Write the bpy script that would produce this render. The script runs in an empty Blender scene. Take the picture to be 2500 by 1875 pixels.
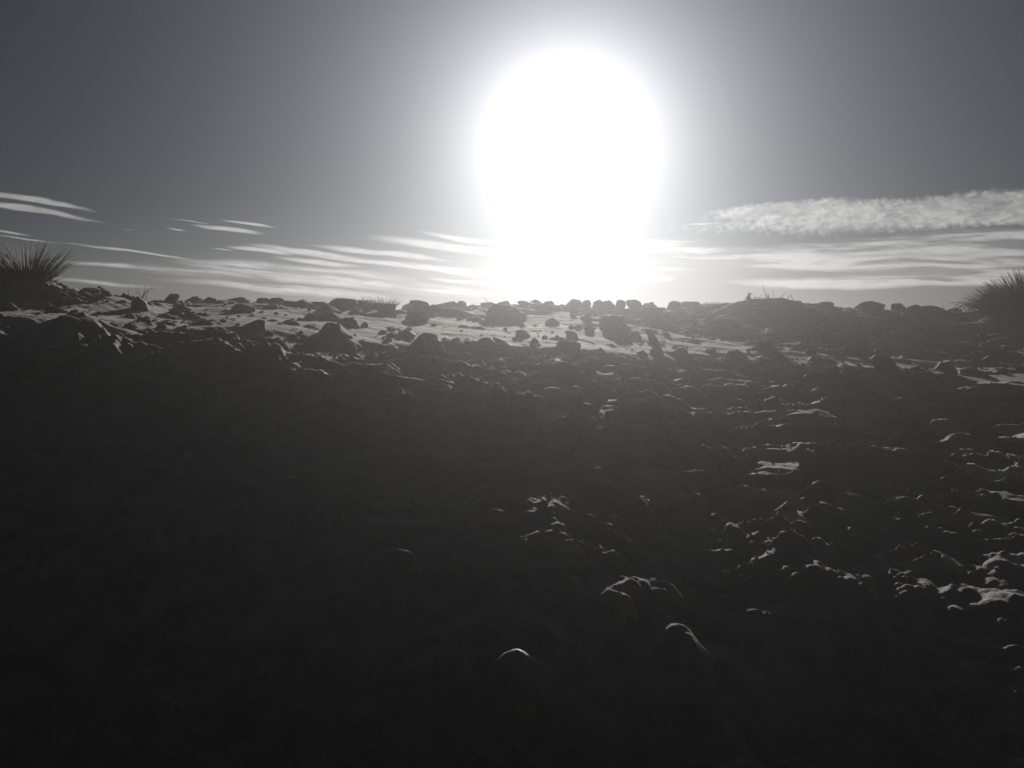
import bpy, bmesh, math, random
import numpy as np
from mathutils import Vector, Matrix

# ------------------------------------------------------------------ camera
SC = bpy.context.scene
COL = SC.collection
EYE = 1.80                       # eye height above the hollow the photographer stands in
F = 1924.0                       # focal length in pixels of the 2500 x 1875 photograph
PITCH = -math.radians(5.52)
cam_d = bpy.data.cameras.new('camera')
cam = bpy.data.objects.new('camera', cam_d)
COL.objects.link(cam)
cam.location = (0, 0, EYE)
cam.rotation_euler = (math.pi / 2 + PITCH, 0, 0)
cam_d.sensor_width = 36.0
cam_d.lens = 36.0 * F / 2500.0
cam_d.clip_start = 0.05
cam_d.clip_end = 2000
SC.camera = cam

def ray(px, py):
    """direction through a pixel of the photograph"""
    a = (px - 1250.0) / F
    b = -(py - 937.5) / F
    c, s = math.cos(PITCH), math.sin(PITCH)
    v = Vector((a, c - b * s, s + b * c))
    return v.normalized()

def azel(px, py):
    v = ray(px, py)
    return math.degrees(math.atan2(v.x, v.y)), math.degrees(math.asin(v.z))

SUN_DIR = ray(1388, 345)
SUN_EL = math.asin(SUN_DIR.z)
SUN_AZ = math.atan2(SUN_DIR.x, SUN_DIR.y)

# ------------------------------------------------------------------ sky
world = bpy.data.worlds.new('World')
SC.world = world
world.use_nodes = True
world.cycles.sampling_method = 'NONE'
NT = world.node_tree
for n in list(NT.nodes):
    NT.nodes.remove(n)

class G:
    """small helper to write node graphs"""
    def __init__(self, tree):
        self.t = tree
    def node(self, typ, **kw):
        n = self.t.nodes.new(typ)
        for k, v in kw.items():
            setattr(n, k, v)
        return n
    def put(self, sock, v):
        if hasattr(v, 'is_output') or isinstance(v, bpy.types.NodeSocket):
            self.t.links.new(v, sock)
        else:
            sock.default_value = v
    def math(self, op, a, b=0.0, c=0.0, clamp=False):
        n = self.node('ShaderNodeMath', operation=op, use_clamp=clamp)
        self.put(n.inputs[0], a); self.put(n.inputs[1], b); self.put(n.inputs[2], c)
        return n.outputs[0]
    def vmath(self, op, a, b=(0, 0, 0), c=(0, 0, 0)):
        n = self.node('ShaderNodeVectorMath', operation=op)
        self.put(n.inputs[0], a); self.put(n.inputs[1], b)
        if op == 'MULTIPLY_ADD':
            self.put(n.inputs[2], c)
        return n.outputs['Value'] if op in ('DOT_PRODUCT', 'LENGTH') else n.outputs['Vector']
    def mapping(self, v, loc, rot, scale):
        n = self.node('ShaderNodeMapping', vector_type='TEXTURE')
        self.put(n.inputs['Vector'], v)
        n.inputs['Location'].default_value = loc
        n.inputs['Rotation'].default_value = rot
        n.inputs['Scale'].default_value = scale
        return n.outputs[0]
    def noise(self, v, scale, detail=3, rough=0.5, dim='3D', color=False, distortion=0.0):
        n = self.node('ShaderNodeTexNoise', noise_dimensions=dim)
        self.put(n.inputs['Vector'], v)
        n.inputs['Scale'].default_value = scale
        n.inputs['Detail'].default_value = detail
        n.inputs['Roughness'].default_value = rough
        n.inputs['Distortion'].default_value = distortion
        return n.outputs['Color' if color else 'Fac']
    def ramp(self, v, a, b, lo=0.0, hi=1.0, kind='SMOOTHSTEP'):
        n = self.node('ShaderNodeMapRange', interpolation_type=kind)
        self.put(n.inputs[0], v)
        n.inputs[1].default_value = a; n.inputs[2].default_value = b
        n.inputs[3].default_value = lo; n.inputs[4].default_value = hi
        return n.outputs[0]
    def mix(self, fac, a, b, blend='MIX'):
        n = self.node('ShaderNodeMix', data_type='RGBA', blend_type=blend)
        self.put(n.inputs[0], fac); self.put(n.inputs[6], a); self.put(n.inputs[7], b)
        return n.outputs[2]

g = G(NT)
SKY_STRENGTH = 0.05
tc = g.node('ShaderNodeTexCoord')
DIRV = tc.outputs['Generated']
sky = g.node('ShaderNodeTexSky', sky_type='NISHITA')
sky.sun_disc = False
sky.sun_elevation = SUN_EL
sky.sun_rotation = SUN_AZ
sky.altitude = 800
sky.air_density = 1.0
sky.dust_density = 0.6
sky.ozone_density = 1.0
hsv = g.node('ShaderNodeHueSaturation')
hsv.inputs['Saturation'].default_value = 0.42
hsv.inputs['Value'].default_value = 0.145
g.put(hsv.inputs['Color'], sky.outputs[0])

sep = g.node('ShaderNodeSeparateXYZ')
g.put(sep.inputs[0], DIRV)
AZ = g.math('MULTIPLY', g.math('ARCTAN2', sep.outputs[0], sep.outputs[1]), 57.29578)
EL = g.math('MULTIPLY', g.math('ARCSINE', sep.outputs[2]), 57.29578)
comb = g.node('ShaderNodeCombineXYZ')
g.put(comb.inputs[0], AZ); g.put(comb.inputs[1], EL)
SKYV = comb.outputs[0]                              # azimuth and elevation in degrees
THETA = g.math('MULTIPLY', g.math('ARCCOSINE', g.math('MINIMUM', g.vmath('DOT_PRODUCT', DIRV, tuple(SUN_DIR)), 0.999999)), 57.29578)

# aureole of the sun in dusty air
gl1 = g.math('MULTIPLY', g.math('EXPONENT', g.math('DIVIDE', THETA, -3.2)), 3.0)
gl2 = g.math('MULTIPLY', g.math('EXPONENT', g.math('DIVIDE', THETA, -9.5)), 0.62)
glow = g.math('ADD', gl1, gl2)

# wind-drawn clouds, written as directions in the sky
D2 = math.degrees(1.0 / F)
warp = g.noise(g.mapping(SKYV, (0, 0, 0), (0, 0, 0), (9.0, 2.2, 1.0)), 1.0, 3, 0.5, '2D', True)
warp = g.vmath('MULTIPLY', g.vmath('SUBTRACT', warp, (0.5, 0.5, 0.5)), (1.6, 0.7, 0.0))
SKYW = g.vmath('ADD', SKYV, warp)

def lens_group(items, vec, slope, soft=0.25, stretch=1.0, thin=1.0):
    """union of long lens shapes that share one slope; the last number says how dense each is"""
    c_, s_ = math.cos(math.radians(slope)), math.sin(math.radians(slope))
    rot = g.mapping(vec, (0, 0, 0), (0, 0, -math.radians(slope)), (1, 1, 1))
    acc = None
    for (cx, cy, hl, hh, sl, amp) in items:
        a, e = azel(cx, cy)
        hl, hh = hl * stretch, hh * thin
        a, e = a * c_ - e * s_, a * s_ + e * c_
        k = 1.15 / (0.35 + 0.80 * amp)            # thinner clouds sit deeper in the soft edge
        sx, sy = k / (hl * D2), k / (hh * D2)
        v = g.vmath('LENGTH', g.vmath('MULTIPLY_ADD', rot, (sx, sy, 0.0), (-a * sx, -e * sy, 0.0)))
        v = g.math('ADD', v, 0.75 * (1 - amp)) if amp < 0.75 else v
        acc = v if acc is None else g.math('MINIMUM', acc, v)
    return g.ramp(acc, 1.15, soft)

LEFT = [(60, 489, 115, 9, 6, .8), (60, 512, 125, 8, 7, .8), (25, 568, 60, 6, 6, .65), (60, 583, 120, 5, 7, .5),
        (330, 617, 200, 7, 7.5, .6), (470, 541, 75, 3.5, 3, .5), (600, 549, 50, 5, 5, .75), (552, 562, 55, 7, 4, 1),
        (430, 561, 32, 4, 5, .55), (310, 561, 42, 3, 3, .25), (550, 608, 40, 4, 6, .6), (640, 611, 56, 8, 7, .95),
        (755, 616, 105, 11, 6, 1), (935, 617, 122, 10, 9, 1), (1110, 604, 150, 15, 1, 1), (1150, 582, 95, 9, 4, 1),
        (780, 642, 80, 9, 8, .9), (910, 642, 130, 9, 9, .9), (1130, 664, 140, 13, 7, .9), (150, 497, 60, 4, 6, .4)]
SHEET = [(740, 668, 280, 20, 5, .85), (900, 694, 350, 16, 4, .8), (480, 666, 280, 20, 6, .6), (260, 648, 220, 15, 7, .45),
         (700, 706, 380, 17, 2, .7), (250, 690, 330, 22, 3, .35), (1150, 690, 160, 8, 4, .7)]
BAND = [(1610, 592, 140, 14, 3, .9), (1700, 612, 230, 13, 2, .95), (1880, 632, 280, 24, 2, 1), (2230, 604, 340, 28, -3, .95),
        (2450, 588, 330, 36, -4, .9), (2150, 645, 420, 25, 1, .95), (2350, 680, 330, 22, 1, .85), (2055, 694, 275, 13, 1, 1),
        (1570, 662, 140, 7, 1, .9), (1580, 643, 90, 5, 3, .7), (1590, 682, 58, 7, 2, .9), (2300, 655, 330, 20, 0, .9),
        (1450, 640, 150, 10, 2, .6), (2700, 620, 400, 60, -3, .8)]
RIPPLE = [(1960, 516, 260, 30, -1, 1), (2560, 500, 840, 40, -2, 1), (2080, 540, 260, 14, 1, .7), (1710, 546, 95, 6, 0, .7), (1830, 524, 110, 20, -2, .8)]

dL = lens_group(LEFT, SKYW, 6.5, 0.45, 1.35, 0.85)
dS = lens_group(SHEET, SKYW, 4.5, 0.45, 1.15, 1.1)
dB = lens_group(BAND, SKYW, 0.5, 0.40)
dR = lens_group(RIPPLE, SKYW, -1.2, 0.30)
streak = g.noise(g.mapping(SKYW, (0, 0, 0), (0, 0, -math.radians(5)), (9.0, 0.42, 1.0)), 1.0, 4, 0.55, '2D')
dS = g.math('MULTIPLY', dS, g.ramp(streak, 0.36, 0.58, 0.30, 1.0))
streakR = g.noise(g.mapping(SKYW, (3, 1, 0), (0, 0, -math.radians(1)), (7.5, 0.62, 1.0)), 1.0, 3, 0.5, '2D')
dB = g.math('MULTIPLY', dB, g.ramp(streakR, 0.40, 0.60, 0.22, 1.0))
# the fine ripples of the high cloud band
rip_v = g.vmath('ADD', g.mapping(SKYV, (0, 0, 0), (0, 0, math.radians(38)), (0.34, 0.75, 1.0)), g.vmath('MULTIPLY', g.noise(SKYV, 0.7, 2, 0.5, '2D', True), (2.2, 1.2, 0)))
rip = g.noise(rip_v, 1.0, 2, 0.5, '2D')
puff = g.noise(g.mapping(SKYV, (0, 0, 0), (0, 0, math.radians(20)), (1.0, 0.5, 1.0)), 1.4, 4, 0.6, '2D')
tex = g.math('ADD', g.math('MULTIPLY', rip, 0.45), g.math('MULTIPLY', puff, 0.65))
dR = g.math('MULTIPLY', g.ramp(g.math('ADD', dR, g.math('MULTIPLY', g.math('SUBTRACT', tex, 0.55), 0.9)), 0.12, 0.80), g.ramp(tex, 0.42, 0.68, 0.68, 1.0))
clump = g.noise(g.mapping(SKYV, (5, 2, 0), (0, 0, math.radians(8)), (4.5, 1.1, 1.0)), 1.0, 3, 0.6, '2D')
dR = g.math('MULTIPLY', dR, g.ramp(clump, 0.34, 0.60, 0.65, 1.0))
dens = g.math('MAXIMUM', g.math('MAXIMUM', dL, dS), g.math('MAXIMUM', dB, dR))
grain = g.noise(g.mapping(SKYW, (0, 0, 0), (0, 0, -math.radians(4)), (1.6, 0.35, 1.0)), 1.0, 4, 0.6, '2D')
dens = g.math('MULTIPLY', dens, g.ramp(grain, 0.25, 0.60, 0.72, 1.0), clamp=True)
cl_rad = g.math('ADD', g.math('MULTIPLY', g.math('EXPONENT', g.math('DIVIDE', THETA, -28.0)), 0.68), 0.11)
cl_col = g.mix(1.0, (1.0, 0.985, 0.955, 1), g.node('ShaderNodeCombineColor').outputs[0], 'MULTIPLY')
cc = cl_col.node.inputs[7].links[0].from_node
for i in range(3):
    g.put(cc.inputs[i], cl_rad)

glowc = g.node('ShaderNodeCombineColor')
g.put(glowc.inputs[0], g.math('MULTIPLY_ADD', gl2, 0.93, gl1)); g.put(glowc.inputs[1], glow); g.put(glowc.inputs[2], g.math('MULTIPLY_ADD', gl2, 1.13, gl1))
# everything below is divided by the background strength, so radiances stay as written
base = g.mix(1.0, hsv.outputs[0], (0.93, 0.985, 1.10, 1), 'MULTIPLY')
add = g.mix(1.0, base, g.mix(1.0, glowc.outputs[0], (1 / SKY_STRENGTH,) * 3 + (1,), 'MULTIPLY'), 'ADD')
cloud_b = g.mix(1.0, cl_col, (1 / SKY_STRENGTH,) * 3 + (1,), 'MULTIPLY')
cloud_b = g.mix(0.45, cloud_b, add, 'ADD')
final = g.mix(dens, add, cloud_b)
bg = g.node('ShaderNodeBackground')
bg.inputs['Strength'].default_value = SKY_STRENGTH
g.put(bg.inputs['Color'], final)
wo = g.node('ShaderNodeOutputWorld')
g.put(wo.inputs['Surface'], bg.outputs[0])

# ------------------------------------------------------------------ sun
sun_d = bpy.data.lights.new('sun', 'SUN')
sun_d.energy = 5.0
sun_d.angle = math.radians(0.5)
sun_d.color = (1.0, 0.955, 0.91)
sun = bpy.data.objects.new('sun', sun_d)
COL.objects.link(sun)
sun.rotation_euler = SUN_DIR.to_track_quat('Z', 'Y').to_euler()
sun.location = (0, 0, 20)

SC.view_settings.view_transform = 'Standard'
SC.view_settings.look = 'None'
SC.view_settings.exposure = 0.0
SC.view_settings.gamma = 1.0
SC.cycles.max_bounces = 4
SC.cycles.diffuse_bounces = 2
SC.cycles.glossy_bounces = 2
SC.cycles.volume_bounces = 1
SC.cycles.use_denoising = True
SC.cycles.adaptive_threshold = 0.02
SC.cycles.adaptive_min_samples = 16

HAZE_DENSITY = 0.0035
HAZE_G = 0.80

# ------------------------------------------------------------------ noise in numpy
_rng = np.random.RandomState(11)
PERM = np.concatenate([_rng.permutation(512)] * 3)
GR2 = np.stack([np.cos(np.linspace(0, 2 * np.pi, 512, endpoint=False)), np.sin(np.linspace(0, 2 * np.pi, 512, endpoint=False))], 1)
GR3 = _rng.normal(size=(512, 3)); GR3 /= np.linalg.norm(GR3, axis=1)[:, None]

def fade(t):
    return t * t * t * (t * (t * 6 - 15) + 10)

def perlin2(x, y, seed=0):
    x = np.asarray(x, float) + seed * 17.31; y = np.asarray(y, float) + seed * 9.77
    xi = np.floor(x).astype(int); yi = np.floor(y).astype(int)
    xf = x - xi; yf = y - yi
    u = fade(xf); v = fade(yf)
    def gr(i, j):
        h = PERM[PERM[(xi + i) & 511] + ((yi + j) & 511)]
        gg = GR2[h]
        return gg[..., 0] * (xf - i) + gg[..., 1] * (yf - j)
    a = gr(0, 0); b = gr(1, 0); c = gr(0, 1); d = gr(1, 1)
    return ((a + u * (b - a)) * (1 - v) + (c + u * (d - c)) * v) * 1.41

def perlin3(p, seed=0):
    p = np.asarray(p, float) + seed * np.array([13.1, 7.7, 3.3])
    i0 = np.floor(p).astype(int); f = p - i0
    w = fade(f)
    out = 0
    for dx in (0, 1):
        for dy in (0, 1):
            for dz in (0, 1):
                h = PERM[PERM[PERM[(i0[:, 0] + dx) & 511] + ((i0[:, 1] + dy) & 511)] + ((i0[:, 2] + dz) & 511)]
                gg = GR3[h]
                dot = gg[:, 0] * (f[:, 0] - dx) + gg[:, 1] * (f[:, 1] - dy) + gg[:, 2] * (f[:, 2] - dz)
                out = out + dot * (w[:, 0] if dx else 1 - w[:, 0]) * (w[:, 1] if dy else 1 - w[:, 1]) * (w[:, 2] if dz else 1 - w[:, 2])
    return out * 1.3

def sstep(x, a, b):
    t = np.clip((x - a) / (b - a), 0, 1)
    return t * t * (3 - 2 * t)

# ------------------------------------------------------------------ shape of the slope
def zy(d, y2212):
    """height at distance d that shows at row y of a 2212-wide view"""
    return EYE - d * math.tan(math.atan((y2212 - 829.5) / 1702.0) - PITCH)

# columns: pixel x (2212-wide) -> list of (distance, row or height)
COLS = [
    (60,   [(2.9, 1659), (4.2, 1115), (5.2, 940), (6.1, 800), (6.5, 722), (7.0, 710), (8.2, 682), (8.8, 668), (9.4, 628), (9.8, 615), (10.6, 619)]),
    (450,  [(2.9, 1659), (4.2, 1115), (5.2, 940), (6.2, 806), (6.7, 742), (7.4, 724), (9.8, 682), (10.8, 668), (11.5, 652), (11.9, 649), (12.6, 652)]),
    (1150, [(2.9, 1659), (3.5, 1350), (4.2, 1175), (5.0, 1015), (6.4, 866), (7.9, 787), (9.2, 752), (11.8, 706), (13.2, 676), (14.2, 659), (14.6, 657), (15.3, 660)]),
    (1650, [(3.0, 1659), (3.8, 1360), (4.45, 1190), (5.6, 1045), (7.0, 932), (8.7, 842), (10.3, 786), (11.9, 744), (14.0, 702), (15.6, 668), (16.5, 653), (17.3, 657)]),
    (2120, [(3.1, 1659), (4.0, 1370), (4.7, 1205), (6.0, 1070), (7.5, 957), (9.3, 870), (11.0, 815), (12.2, 788), (14.3, 734), (16.2, 692), (17.3, 669), (18.0, 672)]),
]
DG = np.linspace(0.0, 45.0, 1801)
PROF = []
AZC = []
for (cx, pts) in COLS:
    ds = [0.0, 1.5] + [p[0] for p in pts] + [20.5, 27.0, 45.0]
    zs = [-0.02, 0.0] + [zy(*p) for p in pts] + [1.0, 0.2, -1.2]
    z = np.interp(DG, ds, zs)
    k = np.hanning(17); k /= k.sum()
    z = np.convolve(np.pad(z, 8, mode='edge'), k, mode='valid')
    PROF.append(z)
    AZC.append(math.atan((cx - 1106) / 1702.0))
PROF = np.array(PROF); AZC = np.array(AZC)
# distance band of the flat blown sand for each column (start, end)
SANDBAND = np.array([(6.9, 8.8), (7.3, 10.9), (8.7, 13.5), (10.0, 12.0), (10.8, 12.4)])

def px2az(x2500):
    return math.atan((x2500 - 1250) / F)

MOUNDS = []     # (x, y, rx, ry, angle, height, makes_sand)

def base_height(x, y):
    d = np.hypot(x, y); th = np.arctan2(x, y)
    tc_ = np.clip(th, AZC[0], AZC[-1])
    z = np.zeros_like(d)
    k = np.clip(np.searchsorted(AZC, tc_) - 1, 0, len(AZC) - 2)
    t = (tc_ - AZC[k]) / (AZC[k + 1] - AZC[k]); t = t * t * (3 - 2 * t)
    di = np.clip(d / (DG[1] - DG[0]), 0, len(DG) - 1.001)
    i0 = di.astype(int); fr = di - i0
    za = PROF[k, i0] * (1 - fr) + PROF[k, i0 + 1] * fr
    zb = PROF[k + 1, i0] * (1 - fr) + PROF[k + 1, i0 + 1] * fr
    z = za * (1 - t) + zb * t
    back = sstep(np.abs(th), math.radians(55), math.radians(110))
    z = z * (1 - back) + back * (-0.02 - 0.02 * d)
    s0 = SANDBAND[k, 0] * (1 - t) + SANDBAND[k + 1, 0] * t
    s1 = SANDBAND[k, 1] * (1 - t) + SANDBAND[k + 1, 1] * t
    return z, d, th, s0, s1

def terrain(x, y):
    x = np.asarray(x, float); y = np.asarray(y, float)
    z, d, th, s0, s1 = base_height(x, y)
    # ledges shaped to catch the sun on the gentler right: lit treads, dark risers
    azd = np.degrees(th)
    step = 0.115
    ph = z / step + 1.5 * perlin2(x / 1.3, y / 0.9, 41) + 0.5 * perlin2(x / 0.45, y / 0.30, 42)
    fr = ph - np.floor(ph)
    tz = sstep(azd, 4.0, 11.0) * sstep(d, 4.4, 5.4) * (1 - sstep(d, s0 - 0.6, s0 + 0.2))
    tz = np.maximum(tz, sstep(azd, -17, -8) * sstep(d, 5.6, 6.2) * (1 - sstep(d, s0 - 0.3, s0 + 0.3)))
    tz = np.maximum(tz, 0.9 * sstep(azd, 3, 9) * sstep(d, s1, s1 + 0.6) * (1 - sstep(d, 16.2, 17.0)))
    tz = tz * sstep(perlin2(x / 1.9, y / 1.4, 44), -0.75, -0.3)
    z = z + tz * step * (sstep(fr, 0.70, 1.0) - fr)
    lit_tread = tz * (1 - sstep(fr + 0.25 * perlin2(x / 0.22, y / 0.12, 43), 0.26, 0.52))  # pale sand colour kept to the sunlit outer part of each ledge
    wx = x + 0.25 * perlin2(x * 1.3, y * 1.3, 1); wy = y + 0.25 * perlin2(x * 1.3, y * 1.3, 2)
    far = sstep(d, 1.0, 2.4) * (1 - sstep(d, 18.4, 19.6))
    b1 = np.abs(perlin2(wx / 0.95, wy / 0.75, 3))
    b2 = np.abs(perlin2(wx / 0.42, wy / 0.36, 4))
    b3 = np.abs(perlin2(wx / 0.19, wy / 0.17, 5))
    b4 = np.abs(perlin2(x / 0.085, y / 0.085, 6))
    b5 = np.abs(perlin2(x / 0.040, y / 0.040, 7))
    big = perlin2(x / 2.6, y / 1.9, 8)
    amp = 1.0 - 0.40 * sstep(d, s1 + 0.2, s1 + 1.2)
    amp = amp * (1 - 0.55 * sstep(6.4 - d, 0.0, 1.0) * (1 - 0.6 * sstep(azd, 4, 14)))
    clod = 0.080 * b1 + 0.105 * b2 + 0.070 * b3 + 0.030 * b4 + 0.012 * b5 + 0.03 * big
    clod = clod * amp * (1 - 0.88 * lit_tread)
    # how deep the blown sand lies; thinned where the slope stays in shade
    wob = 0.5 * perlin2(x / 1.6, y / 1.2, 9) + 0.25 * perlin2(x / 0.6, y / 0.5, 10)
    flat = sstep(d + wob, s0 - 0.45, s0 + 0.45) * (1 - sstep(d + wob, s1 - 0.4, s1 + 0.4))
    patch = perlin2(x / 1.1, y / 0.55, 12) + 0.5 * perlin2(x / 0.45, y / 0.26, 13)
    right = sstep(azd, -8, 14)
    mid = sstep(d, 5.0, 7.2) * sstep(azd, -22, -4)
    level_soil = -0.085 + 0.020 * right + 0.030 * mid + lit_tread * (0.020 + 0.105 * sstep(d, 4.2, 5.2)) + 0.040 * patch + 0.035 * mid * sstep(perlin2(x / 0.5, y / 0.22, 47), 0.0, 0.3) - 0.05 * sstep(4.6 - d, 0, 1.5)
    level_crest = 0.005 + 0.040 * patch + 0.08 * lit_tread
    ls = np.where(d > s1, level_crest, level_soil)
    level = ls * (1 - flat) + flat * (0.118 + 0.020 * patch)
    level = level - 0.1 * (1 - sstep(d, 2.0, 3.0))
    hump = np.zeros_like(d)
    jx = x + 0.06 * perlin2(x / 0.30, y / 0.22, 21) + 0.02 * perlin2(x / 0.10, y / 0.08, 22)
    jy = y + 0.06 * perlin2(x / 0.30, y / 0.22, 23) + 0.02 * perlin2(x / 0.10, y / 0.08, 24)
    thin = perlin2(x / 0.20, y / 0.09, 25) + 0.6 * perlin2(x / 0.08, y / 0.045, 26)
    for (mx, my, rx, ry, ang, h, snd) in MOUNDS:
        c, s = math.cos(ang), math.sin(ang)
        u = ((jx - mx) * c + (jy - my) * s) / rx; v = (-(jx - mx) * s + (jy - my) * c) / ry
        r_ = np.sqrt(u * u + v * v)
        if snd:
            e = 1 - sstep(np.sqrt((u * 0.75) ** 2 + np.where(v < 0, v * 0.40, v * 0.75) ** 2), 0.4, 2.4)
            hump = np.maximum(hump, e * h)
            w_ = (1 - sstep(r_ + 0.2 * thin, 0.4, 0.8)) * sstep(v + 0.25 * thin, -0.1, 0.3)  # sand colour only on the sunlit top and far side of the drift
            clod = clod * (1 - 0.6 * w_)
            level = np.where(w_ > 0.02, np.maximum(level, w_ * (0.085 + 0.03 * thin) - 0.06 * (1 - w_)), level)
        else:
            hump = np.maximum(hump, np.exp(-r_ * r_ * 1.3) * h)
    k = 0.012
    dlt = level - clod
    sm = np.clip(0.5 + 0.5 * dlt / k, 0, 1)
    hgt = clod * (1 - sm) + level * sm + k * sm * (1 - sm)
    sand = sstep(dlt, -0.006, 0.014)
    rip_ = 0.0016 * np.sin((y * 0.85 + x * 0.5 + 0.12 * perlin2(x * 1.7, y * 1.7, 15)) * 2 * np.pi / 0.16) * sand
    fine = 0.004 * perlin2(x / 0.05, y / 0.035, 16) * sand
    hgt = hgt + rip_ + fine + hump
    return z + (hgt - 0.075) * far, sand * far

def H(x, y):
    return float(terrain(np.array([x]), np.array([y]))[0][0])

DM = np.arange(2.3, 18.2, 0.01)
def spot(px, py):
    """ground point seen at a pixel of the photograph; the crest of the slope when the pixel looks over it"""
    v = ray(px, py)
    hl = math.hypot(v.x, v.y)
    ux, uy = v.x / hl, v.y / hl
    zz = terrain(ux * DM, uy * DM)[0]
    rz = EYE + DM * v.z / hl
    hit = np.nonzero(zz >= rz)[0]
    i = hit[0] if len(hit) else int(np.argmax((zz - EYE) / DM))
    return ux * DM[i], uy * DM[i], zz[i], DM[i]

def shade_height(x, y):
    """how far above the ground the sunlight passes at a point"""
    q = np.arange(0.15, 9.0, 0.03)
    tz = terrain(x + q * math.sin(SUN_AZ), y + q * math.cos(SUN_AZ))[0] - q * math.tan(SUN_EL)
    return float(tz.max()) - H(x, y)

# low sand drifts that rise into the light in the near hollow (pixel x, row, half width px, depth m, tilt, height)
def drift(px, py, wpx, ry, ang, h, snd=True):
    v = ray(px, py); hl = math.hypot(v.x, v.y)
    zz = base_height(v.x / hl * DM, v.y / hl * DM)[0]
    hit = np.nonzero(zz + 0.03 >= EYE + DM * v.z / hl)[0]
    d = DM[hit[0]] if len(hit) else 13.0
    mx, my = v.x / hl * d, v.y / hl * d
    if snd:                         # a drift is as tall as it must be to stand in the sun
        need = shade_height(mx, my)
        h = min(max(need + 0.03, 0.03), 0.15)
    elif h < 0:                     # a broad dark rise that stops just short of the light
        h = max(shade_height(mx, my) + h, 0.02)
    MOUNDS.append((mx, my, wpx / F * d, ry, ang, h, snd))

# humps of dark earth
for a in [(1385, 890, 90, 0.45, 0.0, 0.08, False), (1030, 890, 120, 0.4, 0.0, 0.04, False), (1250, 905, 110, 0.4, 0.0, 0.04, False),
          (2050, 935, 120, 0.4, 0.0, 0.14, False), (2230, 930, 130, 0.5, 0.0, 0.16, False), (1850, 745, 90, 0.5, 0.0, 0.14, False),
          (1740, 790, 80, 0.5, 0.0, 0.14, False), (2400, 960, 140, 0.5, 0, 0.10, False), (190, 800, 60, 0.25, 0, 0.10, False),
          (60, 800, 60, 0.3, 0, 0.08, False), (1080, 765, 60, 0.3, 0, 0.10, False), (1230, 760, 60, 0.3, 0, 0.08, False),
          (520, 815, 60, 0.2, 0, 0.06, False), (1150, 850, 60, 0.25, 0.2, 0.08, False)]:
    drift(*a)
# rises added to lift the two rim-lit stones toward the sun, then drifts
for a in [(1270, 1690, 330, 0.6, 0.0, -0.025, False), (985, 1390, 260, 0.5, 0.0, -0.02, False)]:
    drift(*a)
for a in sorted([(1215, 1320, 150, 0.25, 0.35, 0.15), (1400, 1385, 75, 0.18, 0.5, 0.13),
          (1530, 1550, 120, 0.28, 0.35, 0.13),
          (1250, 985, 45, 0.14, 0.0, 0.06), (980, 970, 90, 0.10, 0.0, 0.05), (950, 925, 60, 0.12, 0.0, 0.06), (1110, 940, 60, 0.12, 0.0, 0.06)], key=lambda t_: t_[1]):
    drift(*a)

# ------------------------------------------------------------------ materials
def material(name, build):
    m = bpy.data.materials.new(name)
    m.use_nodes = True
    t = m.node_tree
    for n in list(t.nodes):
        t.nodes.remove(n)
    gg = G(t)
    out = gg.node('ShaderNodeOutputMaterial')
    bs = gg.node('ShaderNodeBsdfPrincipled')
    t.links.new(bs.outputs[0], out.inputs['Surface'])
    build(gg, bs, out)
    return m

def bump(gg, bs, height, strength, dist):
    b = gg.node('ShaderNodeBump')
    b.inputs['Strength'].default_value = strength
    b.inputs['Distance'].default_value = dist
    gg.put(b.inputs['Height'], height)
    gg.put(bs.inputs['Normal'], b.outputs[0])

def b_ground(gg, bs, out):
    tcn = gg.node('ShaderNodeTexCoord').outputs['Object']
    at = gg.node('ShaderNodeAttribute', attribute_name='sand')
    n1 = gg.noise(tcn, 6.0, 4, 0.6)
    n2 = gg.noise(tcn, 60.0, 3, 0.7)
    n3 = gg.noise(tcn, 1.3, 2, 0.5)
    soil = gg.mix(gg.ramp(n1, 0.3, 0.7), (0.145, 0.131, 0.117, 1), (0.230, 0.208, 0.188, 1))
    soil = gg.mix(gg.ramp(n2, 0.45, 0.75, 0.0, 0.5), soil, (0.25, 0.225, 0.20, 1))
    sandc = gg.mix(gg.ramp(n3, 0.3, 0.7), (0.24, 0.212, 0.186, 1), (0.32, 0.284, 0.250, 1))
    sandc = gg.mix(gg.ramp(n2, 0.40, 0.75, 0.0, 0.35), sandc, (0.22, 0.185, 0.155, 1))
    fac = gg.ramp(gg.math('ADD', at.outputs['Fac'], gg.math('MULTIPLY', gg.math('SUBTRACT', n2, 0.5), 0.6)), 0.3, 0.75)
    gg.put(bs.inputs['Base Color'], gg.mix(fac, soil, sandc))
    bs.inputs['Roughness'].default_value = 0.92
    bs.inputs['Specular IOR Level'].default_value = 0.25
    bump(gg, bs, n2, 0.6, 0.012)
M_GROUND = material('ground', b_ground)

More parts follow.
